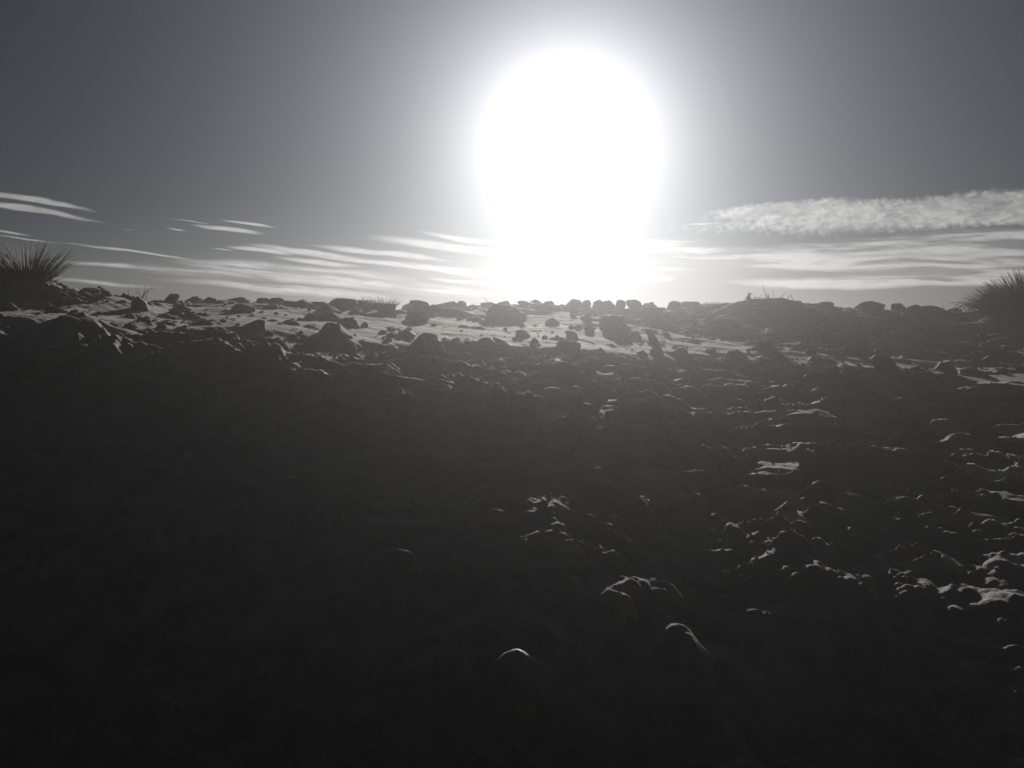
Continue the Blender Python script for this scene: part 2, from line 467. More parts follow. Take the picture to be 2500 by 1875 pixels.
def rock_builder(c0, c1, scale, rough):
    def f(gg, bs, out):
        tcn = gg.node('ShaderNodeTexCoord').outputs['Object']
        n1 = gg.noise(tcn, 5.0 * scale, 5, 0.6)
        n2 = gg.noise(tcn, 40.0 * scale, 4, 0.65)
        c = gg.mix(gg.ramp(n1, 0.3, 0.7), c0, c1)
        c = gg.mix(gg.ramp(n2, 0.5, 0.8, 0, 0.5), c, tuple(min(1, v * 1.6) for v in c1[:3]) + (1,))
        # a dusting of sand on faces that look up
        gn = gg.node('ShaderNodeNewGeometry')
        sp = gg.node('ShaderNodeSeparateXYZ'); gg.put(sp.inputs[0], gn.outputs['Normal'])
        dust = gg.math('MULTIPLY', gg.ramp(sp.outputs[2], 0.55, 0.95, 0, 0.35), gg.ramp(n1, 0.4, 0.65))
        c = gg.mix(dust, c, (0.24, 0.205, 0.175, 1))
        gg.put(bs.inputs['Base Color'], c)
        bs.inputs['Roughness'].default_value = rough
        bs.inputs['Specular IOR Level'].default_value = 0.3
        bump(gg, bs, gg.math('ADD', n1, gg.math('MULTIPLY', n2, 0.5)), 0.6, 0.02)
    return f
M_ROCK = material('basalt', rock_builder((0.090, 0.083, 0.076, 1), (0.17, 0.155, 0.140, 1), 1.0, 0.8))
M_CLOD = material('dry_earth', rock_builder((0.135, 0.121, 0.108, 1), (0.215, 0.194, 0.174, 1), 1.6, 0.95))
M_SHINE = material('wet_looking_stone', rock_builder((0.12, 0.110, 0.10, 1), (0.18, 0.165, 0.15, 1), 2.2, 0.62))

def plain(c0, c1, rough, scale=20.0, trans=0.0):
    def f(gg, bs, out):
        tcn = gg.node('ShaderNodeTexCoord').outputs['Object']
        gg.put(bs.inputs['Base Color'], gg.mix(gg.ramp(gg.noise(tcn, scale, 4, 0.6), 0.3, 0.7), c0, c1))
        bs.inputs['Roughness'].default_value = rough
        bs.inputs['Specular IOR Level'].default_value = 0.3
    return f
M_GRASS = material('wiry_grass', plain((0.016, 0.018, 0.010, 1), (0.045, 0.044, 0.027, 1), 0.7))
M_DRY = material('dry_grass', plain((0.09, 0.075, 0.05, 1), (0.17, 0.145, 0.10, 1), 0.6))
M_TWIG = material('dead_wood', plain((0.045, 0.036, 0.028, 1), (0.10, 0.082, 0.065, 1), 0.8))
M_STRAW = material('glint_straw', plain((0.55, 0.52, 0.46, 1), (0.72, 0.69, 0.62, 1), 0.25))

# ------------------------------------------------------------------ mesh helpers
def link_mesh(name, verts, faces, mat, parent=None, smooth=True):
    me = bpy.data.meshes.new(name)
    me.from_pydata([tuple(v) for v in verts], [], faces)
    me.materials.append(mat)
    if smooth:
        me.polygons.foreach_set('use_smooth', np.ones(len(me.polygons), bool))
    me.update()
    o = bpy.data.objects.new(name, me)
    COL.objects.link(o)
    if parent is not None:
        o.parent = parent
    return o

def fast_mesh(name, verts, faces, mat, smooth=True):
    """verts (n,3) and faces (m,k) as arrays"""
    me = bpy.data.meshes.new(name)
    n, (m, k) = len(verts), faces.shape
    me.vertices.add(n); me.vertices.foreach_set('co', verts.astype(np.float32).ravel())
    me.loops.add(m * k); me.loops.foreach_set('vertex_index', faces.astype(np.int32).ravel())
    me.polygons.add(m); me.polygons.foreach_set('loop_start', np.arange(0, m * k, k, dtype=np.int32))
    me.polygons.foreach_set('use_smooth', np.full(m, smooth))
    me.materials.append(mat)
    me.update(calc_edges=True)
    me.validate()
    o = bpy.data.objects.new(name, me)
    COL.objects.link(o)
    return o

def tag(o, label, cat, group=None):
    o['label'] = label; o['category'] = cat
    if group:
        o['group'] = group
    return o

def empty(name, loc, label, cat, group=None):
    o = bpy.data.objects.new(name, None)
    COL.objects.link(o)
    o.location = loc
    return tag(o, label, cat, group)

# ------------------------------------------------------------------ the ground: one sheet all round the camera
ang_in = np.radians(np.linspace(-39.5, 39.5, 800))
ang_out = np.radians(np.concatenate([np.linspace(-180, -39.5, 71)[:-1], np.linspace(39.5, 180, 71)[1:-1]]))
ANG = np.sort(np.concatenate([ang_in, ang_out]))
RAD = np.concatenate([np.linspace(0.25, 2.0, 14)[:-1], np.geomspace(2.0, 18.6, 690), np.geomspace(18.6, 19.6, 5)[1:]])
A, R = np.meshgrid(ANG, RAD)
X = (R * np.sin(A)).ravel(); Y = (R * np.cos(A)).ravel()
Z, S = terrain(X, Y)
na, nr = len(ANG), len(RAD)
ii = np.arange(nr - 1)[:, None] * na + np.arange(na)[None, :]
jj = np.arange(nr - 1)[:, None] * na + (np.arange(na)[None, :] + 1) % na
faces = np.stack([ii, jj, jj + na, ii + na], -1).reshape(-1, 4)[:, ::-1]
ground = fast_mesh('ground', np.stack([X, Y, Z], 1), faces, M_GROUND)
att = ground.data.attributes.new('sand', 'FLOAT', 'POINT')
att.data.foreach_set('value', S.astype(np.float32))
ground['kind'] = 'structure'

# ------------------------------------------------------------------ rocks
def ico(sub):
    bm = bmesh.new()
    bmesh.ops.create_icosphere(bm, subdivisions=sub, radius=1.0)
    v = np.array([x.co[:] for x in bm.verts]); f = np.array([[q.index for q in p.verts] for p in bm.faces])
    bm.free()
    return v, f
ICO = {s: ico(s) for s in (1, 2, 3, 4)}

def rock_shape(w, dp, h, seed, style='block', sub=4):
    v, f = ICO[sub]
    v = v.copy()
    r = np.random.RandomState(seed)
    na_, nb, nplanes, lo, hi = {'block': (0.16, 0.03, 12, 0.50, 0.74), 'round': (0.26, 0.05, 11, 0.56, 0.84),
                                'clod': (0.42, 0.09, 9, 0.52, 0.86)}[style]
    nrm = v.copy()
    v = v + nrm * (na_ * perlin3(v * 1.2, seed % 40) + 0.6 * na_ * perlin3(v * 2.5, seed % 31 + 1))[:, None]
    for _ in range(nplanes):                # broken faces
        n = r.normal(size=3); n /= np.linalg.norm(n)
        k = r.uniform(lo, hi)
        dd = v @ n - k
        v -= np.where(dd > 0, dd, 0)[:, None] * n
    if style != 'block':
        zz = (v[:, 2] - v[:, 2].min()) / np.ptp(v[:, 2])
        v[:, :2] *= (1.0 + (0.6 if style == 'clod' else 0.3) * (1 - zz) ** 1.5)[:, None]
    v = v + nrm * (nb * (np.abs(perlin3(v * 4.5, seed % 37 + 3)) + 0.7 * np.abs(perlin3(v * 9.0, seed % 29 + 5)) + 0.5 * perlin3(v * 17.0, seed % 23 + 2)))[:, None]
    v[:, 0] += v[:, 2] * r.uniform(-0.3, 0.3)
    ext = v.max(0) - v.min(0)
    v = v / ext
    v[:, 0] *= w; v[:, 1] *= dp
    v[:, 2] = (v[:, 2] - v[:, 2].min()) * h
    v[:, 0] -= (v[:, 0].max() + v[:, 0].min()) / 2
    v[:, 1] -= (v[:, 1].max() + v[:, 1].min()) / 2
    return v, f

SKY = 'stones standing along the skyline'
ROCKS = 0
def rock(x0, x1, ytop, ybase, label, style='block', group=None, lean=0.0, mat=None, name='rock', deep=0.9, tilt=0.0, tall=False, rim=False):
    """a stone seen between columns x0..x1 and rows ytop..ybase of the photograph, standing on the ground there"""
    global ROCKS
    ROCKS += 1
    cx = (x0 + x1) / 2
    v = ray(cx, ytop); hl = math.hypot(v.x, v.y)
    if group == SKY:
        zz = terrain(v.x / hl * DM, v.y / hl * DM)[0]
        i = int(np.argmax((zz - EYE) / DM))
        gx, gy, gz, d = v.x / hl * DM[i], v.y / hl * DM[i], zz[i], DM[i]
    else:
        gx, gy, gz, d = spot(cx, ybase)
    w = (x1 - x0) / F * d * (1.08 if group == SKY else 0.95)
    h = max(EYE + (d + w * 0.25) * v.z / hl - gz, 0.22 * w)
    if group == SKY:
        w *= 1.22; h *= 0.78
    elif not tall:
        h = min(h, 0.46 * w)
    if rim:
        h = max(0.2 * w, shade_height(gx, gy) + 0.045)
    sink = 0.25 * h + 0.03 + (0.10 * h + 0.02 if group == SKY else 0.0)
    vv, ff = rock_shape(w, w * deep, h + sink, 100 + ROCKS * 7, style, 4)
    if lean:
        vv[:, 0] += (vv[:, 2] - sink) * lean
    c, s = math.cos(tilt), math.sin(tilt)
    az = math.atan2(gx, gy)
    off = w * (0.05 if group == SKY else 0.30)
    o = fast_mesh(name, vv, ff, mat or (M_CLOD if style == 'clod' else M_ROCK))
    o.location = (gx + math.sin(az) * off, gy + math.cos(az) * off, gz - sink)
    o.rotation_euler = (0, tilt, -az)
    tag(o, label, 'rock' if name != 'dirt_clod' else 'dirt clod', group)
    return o

SND = 'stones lying on the blown sand'
BNK = 'stones on the dark bank'
R_ = rock
# skyline, left to right
R_(241, 262, 695, 713, 'small round stone on the skyline just right of the left spiky tussock', 'round', SKY)
R_(204, 236, 699, 713, 'low dark lump on the skyline left of the small round stone', 'clod', SKY)
R_(404, 431, 711, 725, 'small pointed stone on the skyline right of the upright boulder', 'round', SKY)
R_(449, 484, 719, 732, 'pair-like low stone on the skyline above the flat sand-locked rock', 'clod', SKY)
R_(503, 523, 723, 733, 'little flat skyline stone midway between two low lumps at left', 'round', SKY)
R_(551, 600, 722, 740, 'broad sloping skyline stone above the low mound on the sand', 'block', SKY)
R_(633, 664, 727, 745, 'jagged skyline stone with a notched top, left of centre', 'block', SKY)
R_(655, 688, 731, 745, 'low stone leaning against the jagged notched skyline stone', 'clod', SKY)
R_(695, 723, 734, 745, 'small flat skyline stone right of the notched pair', 'round', SKY)
R_(722, 760, 735, 753, 'dark crumbly lump on the skyline left of the long square block', 'clod', SKY)
R_(757, 803, 733, 748, 'low skyline lump touching the left end of the square block', 'clod', SKY)
R_(803, 862, 724, 748, 'square-ended block on the skyline, the left end of a long ridge', 'block', SKY)
R_(850, 920, 731, 750, 'long low ridge stone behind the grass tuft', 'block', SKY, deep=0.5)
R_(983, 1016, 735, 752, 'low stone at the left foot of the double-topped skyline rock', 'round', SKY)
R_(1006, 1044, 728, 752, 'double-topped tall rock on the skyline right of the grass tuft', 'block', SKY)
R_(1043, 1116, 734, 752, 'long flat-topped stone right of the double-topped skyline rock', 'block', SKY, deep=0.5)
R_(1118, 1138, 731, 747, 'small upright nub of stone on the skyline left of the bent straw', 'round', SKY)
R_(1178, 1212, 736, 752, 'low rounded stone at the foot of the bent straw on the skyline', 'round', SKY)
R_(1214, 1244, 732, 750, 'rounded skyline stone right of the bent straw', 'round', SKY)
R_(1268, 1300, 733, 748, 'hazy low stone on the skyline left of the sun', 'round', SKY)
R_(1295, 1325, 728, 745, 'hazy humped stone on the skyline nearly under the sun', 'round', SKY)
R_(1326, 1350, 732, 745, 'tiny hazy stone on the skyline directly under the sun', 'clod', SKY)
R_(1382, 1422, 724, 745, 'large dome-shaped stone on the skyline just right of the sun', 'round', SKY)
R_(1424, 1441, 727, 742, 'small spike of stone between two domes on the skyline', 'block', SKY)
R_(1449, 1478, 726, 744, 'hazy stone on the skyline, left half of a joined pair', 'round', SKY)
R_(1470, 1500, 728, 748, 'hazy stone on the skyline, right half of a joined pair', 'round', SKY)
R_(1506, 1525, 726, 742, 'small lone rounded skyline stone right of the joined pair', 'round', SKY)
R_(1534, 1566, 726, 746, 'rounded skyline stone above the flat grey stone', 'round', SKY)
R_(1566, 1600, 732, 747, 'low crumbly skyline stone right of the rounded one', 'clod', SKY)
R_(1632, 1658, 730, 746, 'small twin-topped stone on the skyline left of the dry grass mat', 'round', SKY)
R_(1660, 1704, 732, 752, 'low stone on the skyline under the left end of the dry grass mat', 'round', SKY)
R_(2000, 2030, 734, 750, 'low flat stone on the skyline right of the twiggy mound', 'clod', SKY)
R_(2101, 2148, 730, 752, 'dome-shaped dark stone on the skyline at right', 'round', SKY)
R_(2184, 2213, 736, 750, 'small low dome on the skyline right of the dark dome', 'round', SKY)
R_(2219, 2252, 740, 754, 'flat dark stone on the skyline, third from the right bush', 'clod', SKY)
R_(2255, 2296, 742, 758, 'long flat dark stone on the skyline, second from the right bush', 'clod', SKY)
R_(2310, 2340, 748, 760, 'last small stone on the skyline before the right bush', 'clod', SKY)
# on the sand and the far bank
R_(322, 362, 722, 758, 'tall upright dark boulder standing on the sand at left', 'round', SND, tall=True)
R_(411, 477, 742, 760, 'flat two-humped rock on the sand right of the tall upright boulder', 'clod', SND)
R_(565, 622, 741, 760, 'low mound-like rock with a small peak on the far sand', 'clod', SND)
R_(117, 168, 746, 763, 'dark low rock at the foot of the left spiky tussock', 'clod', SND)
R_(0, 40, 738, 758, 'dark rock at the left picture edge under the spiky tussock', 'clod', SND)
R_(139, 238, 769, 795, 'broad dark mound-shaped rock on the sand brow at far left', 'clod', SND)
R_(585, 648, 780, 806, 'hunched dark rock with a knob on the near edge of the sand at left', 'round', SND)
R_(771, 836, 742, 764, 'slanted dark rock below the long skyline ridge', 'clod', SND)
R_(739, 779, 764, 780, 'small rock with a dry twig beside it', 'clod', SND)
R_(771, 842, 761, 783, 'pyramid-shaped low rock behind the big square block', 'clod', SND)
R_(780, 862, 785, 825, 'big square block with an overhanging top standing on the sand', 'block', SND, lean=-0.15)
R_(822, 882, 772, 800, 'peaked rock leaning behind the big square block', 'clod', SND)
R_(886, 905, 746, 760, 'small squarish stone under the grass tuft', 'block', SND)
R_(912, 968, 738, 764, 'rounded dark rock just under the grass tuft', 'round', SND)
R_(850, 876, 753, 764, 'small low stone left of the squarish stone under the grass', 'clod', SND)
R_(988, 1046, 748, 786, 'large hazy rock mass on the sand below the double-topped skyline rock', 'clod', SND)
R_(1118, 1140, 755, 774, 'small hazy stone on the sand below the upright skyline nub', 'round', SND)
R_(1172, 1290, 741, 776, 'wide hazy rock mass below the bent straw', 'clod', SND)
R_(970, 1016, 800, 826, 'smaller rounded rock tucked behind the great dome', 'round', SND)
R_(985, 1098, 802, 862, 'great dome-shaped rock at centre left on the edge of the sand', 'round', SND)
R_(1160, 1212, 807, 846, 'two-lobed rock at centre, its left upright lobe', 'block', SND)
R_(1196, 1252, 808, 850, 'two-lobed rock at centre, its sloping right lobe', 'clod', SND)
R_(1257, 1299, 804, 823, 'small low rock on the hazy sand under the sun', 'clod', SND)
R_(1291, 1318, 823, 837, 'tiny pointed rock on the hazy sand under the sun', 'clod', SND)
R_(1330, 1368, 749, 792, 'pale ghostly upright rock in the glare below the sun', 'round', SND)
R_(1411, 1452, 739, 780, 'hazy rounded boulder below the spike of stone', 'round', SND)
R_(1460, 1534, 747, 802, 'large hazy boulder with a lit straw on its foot', 'round', SND)
R_(1378, 1413, 795, 823, 'squarish hazy stone in the sand left of the lit straw', 'block', SND)
R_(1425, 1452, 784, 808, 'small hazy stone left of the large boulder with the straw', 'clod', SND)
R_(1564, 1620, 749, 768, 'flat grey stone half way up the hazy bank', 'block', SND)
R_(1538, 1568, 803, 823, 'small dark stone left of the leaning slab', 'clod', SND)
R_(1588, 1613, 802, 842, 'long narrow slab leaning down to the right on the hazy sand', 'block', SND, lean=-0.45, deep=0.6, tall=True)
R_(1352, 1420, 822, 862, 'peaked earth lump at centre below the glare', 'clod', BNK)
R_(1450, 1486, 849, 864, 'low brow stone right of the peaked earth lump', 'clod', BNK)
R_(1553, 1582, 855, 868, 'small brow stone below the leaning slab', 'clod', BNK)
R_(1631, 1680, 848, 868, 'humped stone on the near brow right of the leaning slab', 'clod', BNK)
R_(1762, 1825, 853, 882, 'elongated hump-backed rock on the sand right of centre', 'clod', SND)
R_(1831, 1873, 864, 892, 'triangular dark rock on the sand beside the little leaning stone', 'clod', SND)
R_(1871, 1895, 863, 886, 'little stone leaning right beside the triangular rock', 'block', SND, lean=-0.5)
R_(1811, 1857, 883, 912, 'round dark boulder in front of the triangular rock', 'round', SND)
R_(1838, 1897, 831, 857, 'crumbly rock at the foot of the twiggy mound', 'clod', SND)
R_(2028, 2118, 844, 868, 'long low crumbly rock on the sand left of the angular block', 'clod', SND)
R_(1962, 1992, 852, 864, 'small crumbly stone lying alone on the sand at right', 'clod', SND)
R_(2126, 2184, 859, 898, 'angular dark block with a flat top on the sand at right', 'block', SND)
R_(2003, 2050, 884, 922, 'knobbly left half of the dark earth heap right of the sand', 'clod', BNK)
R_(2045, 2098, 881, 932, 'steep right half of the dark earth heap right of the sand', 'clod', BNK)
R_(2281, 2334, 875, 910, 'dark rounded rock right of the angular block', 'clod', BNK)
R_(2345, 2410, 898, 920, 'low dark rock on the near bank at far right', 'clod', BNK)
R_(2402, 2432, 868, 882, 'small stone at the right end of the far sand strip', 'clod', SND)
R_(2140, 2190, 812, 830, 'small dark stone on the bank under the dark skyline dome', 'clod', BNK)
R_(787, 816, 843, 858, 'small peaked clod below the big square block', 'clod', BNK)
R_(820, 871, 833, 860, 'dark clod on the brow right below the big square block', 'clod', BNK)
R_(690, 735, 816, 832, 'dark brow clod left below the big square block', 'clod', BNK)
R_(484, 540, 798, 818, 'flat-topped dark clod on the left brow', 'clod', BNK)
R_(305, 338, 788, 800, 'low clod on the left brow right of the broad mound', 'clod', BNK)
R_(380, 400, 792, 802, 'tiny clod on the left brow', 'clod', BNK)
R_(1150, 1400, 1655, 1760, 'rounded stone with a bright sunlit rim in the dark foreground', 'round', None, mat=M_SHINE, rim=True)
R_(935, 1040, 1362, 1410, 'low stone with a faint glinting rim in the dark foreground', 'clod', None, mat=M_SHINE, rim=True)

# ------------------------------------------------------------------ loose rubble too small to count
rr = np.random.RandomState(5)
N = 14000
th = np.radians(rr.uniform(-38, 38, N)); dd = np.exp(rr.uniform(math.log(2.3), math.log(17.6), N))
gx, gy = dd * np.sin(th), dd * np.cos(th)
gz, gs = terrain(gx, gy)
clump = sstep(perlin2(gx / 0.9, gy / 0.7, 31), -0.25, 0.35)
keep = rr.rand(N) < np.where(gs > 0.5, 0.13, 0.9 * clump)
gx, gy, gz, dd = gx[keep], gy[keep], gz[keep], dd[keep]
n = len(gx)
size = np.exp(rr.normal(math.log(0.012), 0.6, n)) * (0.25 + dd / 9.0)
size = np.clip(size, 0.004, 0.06)
V1, F1 = ICO[1]
shape = [V1 + 0.28 * perlin3(V1 * 1.7, k)[:, None] * V1 for k in range(12)]
vs = []
for i in range(n):
    s = shape[i % 12] * (size[i] * np.array([rr.uniform(.8, 1.5), rr.uniform(.8, 1.4), rr.uniform(.55, 1.0)]))
    a = rr.uniform(0, 6.28); c, q = math.cos(a), math.sin(a)
    vs.append(np.stack([s[:, 0] * c - s[:, 1] * q + gx[i], s[:, 0] * q + s[:, 1] * c + gy[i], s[:, 2] + gz[i] + size[i] * 0.15], 1))
vs = np.concatenate(vs)
fs = (F1[None] + (np.arange(n) * len(V1))[:, None, None]).reshape(-1, 3)
rub = fast_mesh('gravel', vs, fs, M_CLOD, smooth=False)
rub['kind'] = 'stuff'
rub['label'] = 'loose dark gravel and crumbs of earth strewn over the slope'
rub['category'] = 'gravel'

# ------------------------------------------------------------------ plants
class Strands:
    def __init__(self):
        self.v = []; self.f = []
    def add(self, pts, r0, r1, sides=3):
        n0 = len(self.v)
        pts = [Vector(p) for p in pts]
        for i, p in enumerate(pts):
            t = (pts[min(i + 1, len(pts) - 1)] - pts[max(i - 1, 0)])
            if t.length < 1e-9:
                t = Vector((0, 0, 1))
            t.normalize()
            a = t.cross(Vector((0.31, 0.95, 0.1))).normalized(); b = t.cross(a)
            r = r0 + (r1 - r0) * i / (len(pts) - 1)
            for k in range(sides):
                ph = 2 * math.pi * k / sides
                self.v.append(p + a * (r * math.cos(ph)) + b * (r * math.sin(ph)))
        for i in range(len(pts) - 1):
            for k in range(sides):
                q = n0 + i * sides; k2 = (k + 1) % sides
                self.f.append((q + k, q + k2, q + sides + k2, q + sides + k))
        self.f.append(tuple(n0 + (len(pts) - 1) * sides + k for k in range(sides)))
        self.f.append(tuple(n0 + k for k in range(sides))[::-1])
    def build(self, name, mat, parent):
        return link_mesh(name, self.v, self.f, mat, parent)

def blades(S_, n, spread, lmin, lmax, leanmax, r0, rnd, droop=0.25, bias=(0, 0), up=0.0):
    for _ in range(n):
        a = rnd.uniform(0, 2 * math.pi); q = math.sqrt(rnd.random())
        lean = leanmax * (0.15 + 0.85 * q) * rnd.uniform(0.7, 1.1)
        bx, by = math.cos(a) * spread * q, math.sin(a) * spread * q
        L = rnd.uniform(lmin, lmax) * (1 - 0.22 * q)
        dx = math.cos(a) * math.sin(lean) + bias[0]; dy = math.sin(a) * math.sin(lean) + bias[1]; dz = math.cos(lean) + up
        pts = []
        bend = rnd.uniform(0.2, 1.0) * droop
        for i in range(6):
            t = i / 5
            hz = L * t
            pts.append((bx + dx * hz * (1 + bend * t * 0.6), by + dy * hz * (1 + bend * t * 0.6), dz * hz * (1 - bend * t * t * 0.8) - 0.03))
        S_.add(pts, r0 * rnd.uniform(.7, 1.2), r0 * 0.15)

def mound_mesh(name, r, h, seed, mat, parent):
    v, f = ICO[4]
    v = v.copy()
    nrm = v.copy()
    d_ = 0.25 * perlin3(v * 2.2, seed) + 0.22 * np.abs(perlin3(v * 5.0, seed + 1)) + 0.12 * np.abs(perlin3(v * 11.0, seed + 2))
    v = v + nrm * d_[:, None]
    v[:, :2] *= (1.0 + 0.45 * np.clip(0.5 - v[:, 2], 0, 1))[:, None]
    v *= np.array([r, r * 0.9, h])
    v[:, 2] -= h * 0.15
    o = fast_mesh(name, v, f, mat)
    o.parent = parent
    return o

rnd = random.Random(3)

def plant_at(px, py, back=0.0):
    x, y, z, d = spot(px, py)
    a = math.atan2(x, y)
    x += math.sin(a) * back; y += math.cos(a) * back
    return Vector((x, y, H(x, y))), d

# spiky tussock, left
p, d = plant_at(62, 700)
t = empty('grass_tussock', p, 'spiky dark grass tussock on the mound at the left edge', 'tussock', 'spiky tussocks')
mound_mesh('root_mound', 0.26, 0.14, 4, M_CLOD, t)
s = Strands(); blades(s, 420, 0.12, 0.38, 0.72, 0.85, 0.0064, rnd, 0.26); blades(s, 420, 0.13, 0.16, 0.40, 1.0, 0.0062, rnd, 0.3)
s.build('foliage', M_GRASS, t)
s = Strands(); blades(s, 200, 0.18, 0.11, 0.26, 1.1, 0.0058, rnd, 0.8)
s.build('dead_leaves', M_TWIG, t)

# big bristly bush, right
p, d = plant_at(2540, 778)
t = empty('bristly_bush', p, 'large bristly dark bush cut off by the right picture edge', 'bush', 'spiky tussocks')
t.scale = (1.30, 1.30, 1.30)
mound_mesh('root_mound', 0.55, 0.36, 9, M_CLOD, t)
s = Strands(); blades(s, 3000, 0.40, 0.50, 0.84, 1.15, 0.0095, rnd, 0.10); blades(s, 1200, 0.45, 0.3, 0.5, 1.2, 0.0095, rnd, 0.2)
s.build('foliage', M_GRASS, t)
s = Strands(); blades(s, 260, 0.5, 0.25, 0.5, 1.45, 0.007, rnd, 0.9)
s.build('dead_leaves', M_TWIG, t)

def branchy(S_, p0, direction, L, r, depth, rn):
    pts = [p0]
    d_ = Vector(direction).normalized()
    n_ = 7
    for i in range(n_):
        d_ = (d_ + Vector((rn.uniform(-.35, .35), rn.uniform(-.35, .35), rn.uniform(-.30, .30) - 1.2 * max(0.0, pts[-1].z - 0.18)))).normalized()
        pts.append(pts[-1] + d_ * (L / n_))
        if depth and rn.random() < 0.62:
            branchy(S_, pts[-1], (d_ + Vector((rn.uniform(-.9, .9), rn.uniform(-.9, .9), rn.uniform(-.5, .9)))), L * rn.uniform(.3, .55), r * 0.6, depth - 1, rn)
    S_.add(pts, r, r * 0.35)

# gnarled dry shrub left of the right bush
p, d = plant_at(2446, 752)
t = empty('dry_shrub', p, 'low gnarled leafless shrub reaching left from the right bush', 'shrub')
t.scale = (1.15, 1.15, 1.15)
s = Strands()
for k in range(13):
    branchy(s, Vector((rnd.uniform(-.1, .1), rnd.uniform(-.1, .1), 0)), (-1.0, rnd.uniform(-.5, .3), rnd.uniform(-.02, .16)), rnd.uniform(.45, .95), 0.0095, 2, rnd)
s.build('branches', M_TWIG, t)
s = Strands()
for k in range(190):
    q = Vector((rnd.uniform(-.75, .0), rnd.uniform(-.2, .15), rnd.uniform(0.02, .26)))
    q.z *= max(.2, 1 + q.x * 0.6)
    e = Vector((rnd.uniform(-1, 1), rnd.uniform(-1, 1), rnd.uniform(-.5, .8))).normalized()
    s.add([q, q + e * .02 + Vector((0, 0, .004)), q + e * .045], 0.007, 0.002)
s.build('leaves', M_TWIG, t)

# pale grass tuft on the skyline
p, d = plant_at(938, 742)
t = empty('grass_tuft', p, 'sparse fan of thin grass on the skyline right of the long ridge', 'grass tuft')
s = Strands(); blades(s, 170, 0.17, 0.12, 0.28, 1.0, 0.0038, rnd, 0.25, up=0.0)
s.build('foliage', M_DRY, t)
s = Strands()
for k in range(26):
    x = rnd.uniform(-.48, -.12)
    L = rnd.uniform(.06, .17)
    s.add([(x, rnd.uniform(-.05, .05), -.02), (x + rnd.uniform(-.02, .03), 0, L * .6), (x + rnd.uniform(-.05, .06), 0, L)], 0.0049, 0.0015)
s.build('stalks', M_DRY, t)

# faint stalks behind the upright boulder
p, d = plant_at(345, 712)
t = empty('dry_stalks', p, 'faint thin dry stalks on the skyline behind the tall upright boulder', 'dry grass')
s = Strands()
for k in range(16):
    L = rnd.uniform(.08, .24); a = rnd.uniform(-.9, .9)
    s.add([(rnd.uniform(-.05, .12), 0, -.02), (.03 + math.sin(a) * L * .5, rnd.uniform(-.04, .04), L * .55), (.03 + math.sin(a) * L, rnd.uniform(-.06, .06), L * math.cos(a))], 0.0046, 0.0015)
s.add([(-.17, 0, -.02), (-.165, 0, .12), (-.15, 0, .24)], 0.0047, 0.0019)
s.build('stalks', M_DRY, t)

# bent straw on the skyline
p, d = plant_at(1195, 742)
t = empty('dry_straw', p, 'thin bent straws slanting up to the left on the central skyline', 'straw')
s = Strands()
s.add([(.0, 0, -.01), (-.08, 0, .08), (-.19, 0, .175)], 0.0053, 0.0023)
s.add([(.01, .02, -.01), (-.05, 0, .09), (-.13, 0, .16)], 0.0046, 0.0019)
s.add([(-.35, .0, .02), (-.2, 0, .03), (.0, 0, .035)], 0.0042, 0.0019)
s.build('stalks', M_DRY, t)
p, d = plant_at(1008, 733)
t = empty('dry_straw', p, 'tiny dry sprig on top of the double-topped skyline rock', 'straw')
s = Strands()
s.add([(.0, 0, .05), (-.03, 0, .12), (-.06, 0, .155)], 0.0042, 0.0019)
s.add([(.0, 0, .05), (.005, 0, .12), (.0, 0, .165)], 0.0042, 0.0019)
s.build('stalks', M_DRY, t)

# mound with dead twigs and stalks at right
p, d = plant_at(1875, 735, 0.25)
t = empty('twiggy_mound', p, 'dark mound on the right skyline bristling with dead stalks', 'mound')
t.scale = (1.30, 1.30, 1.30)
mound_mesh('earth', 0.46, 0.12, 21, M_CLOD, t)
s = Strands()
s.add([(.03, 0, .05), (-.03, 0, .17), (-.09, 0, .30)], 0.0085, 0.0029)
s.add([(.06, 0, .05), (.075, 0, .15), (.085, 0, .235)], 0.0057, 0.0023)
s.add([(.14, 0, .05), (.20, 0, .13), (.26, 0, .19)], 0.0061, 0.0023)
s.add([(.20, 0, .04), (.28, 0, .10), (.36, 0, .165)], 0.0068, 0.0027)
s.add([(.02, 0, .05), (.01, 0, .12), (.0, 0, .18)], 0.0133, 0.0038)
s.add([(-.35, 0, .10), (-.2, 0, .12), (-.02, 0, .10)], 0.0057, 0.0027)
for k in range(26):
    x = rnd.uniform(-.35, .4); L = rnd.uniform(.04, .10); a = rnd.uniform(-1.2, 1.2)
    s.add([(x, rnd.uniform(-.1, .1), .06), (x + math.sin(a) * L * .5, 0, .09 + L * .3), (x + math.sin(a) * L, 0, .09 + L * math.cos(a))], 0.0046, 0.0017)
s.build('stalks', M_TWIG, t)
p, d = plant_at(1828, 732, 0.1)
t = empty('broken_stump', p, 'splintered stump sticking up at the left end of the twiggy mound', 'stump')
t.scale = (0.95, 0.95, 0.75)
v, f = rock_shape(0.115, 0.10, 0.19, 777, 'clod', 3)
o = fast_mesh('wood', v - np.array([0, 0, .04]), f, M_TWIG); o.parent = t
s = Strands()
for k in range(12):
    a = rnd.uniform(-.5, 1.2); L = rnd.uniform(.05, .14)
    s.add([(rnd.uniform(-.03, .03), 0, .11), (math.sin(a) * L * .6, rnd.uniform(-.02, .02), .12 + L * .5), (math.sin(a) * L, rnd.uniform(-.03, .03), .12 + L * math.cos(a))], 0.0076, 0.0023)
s.build('splinters', M_TWIG, t)
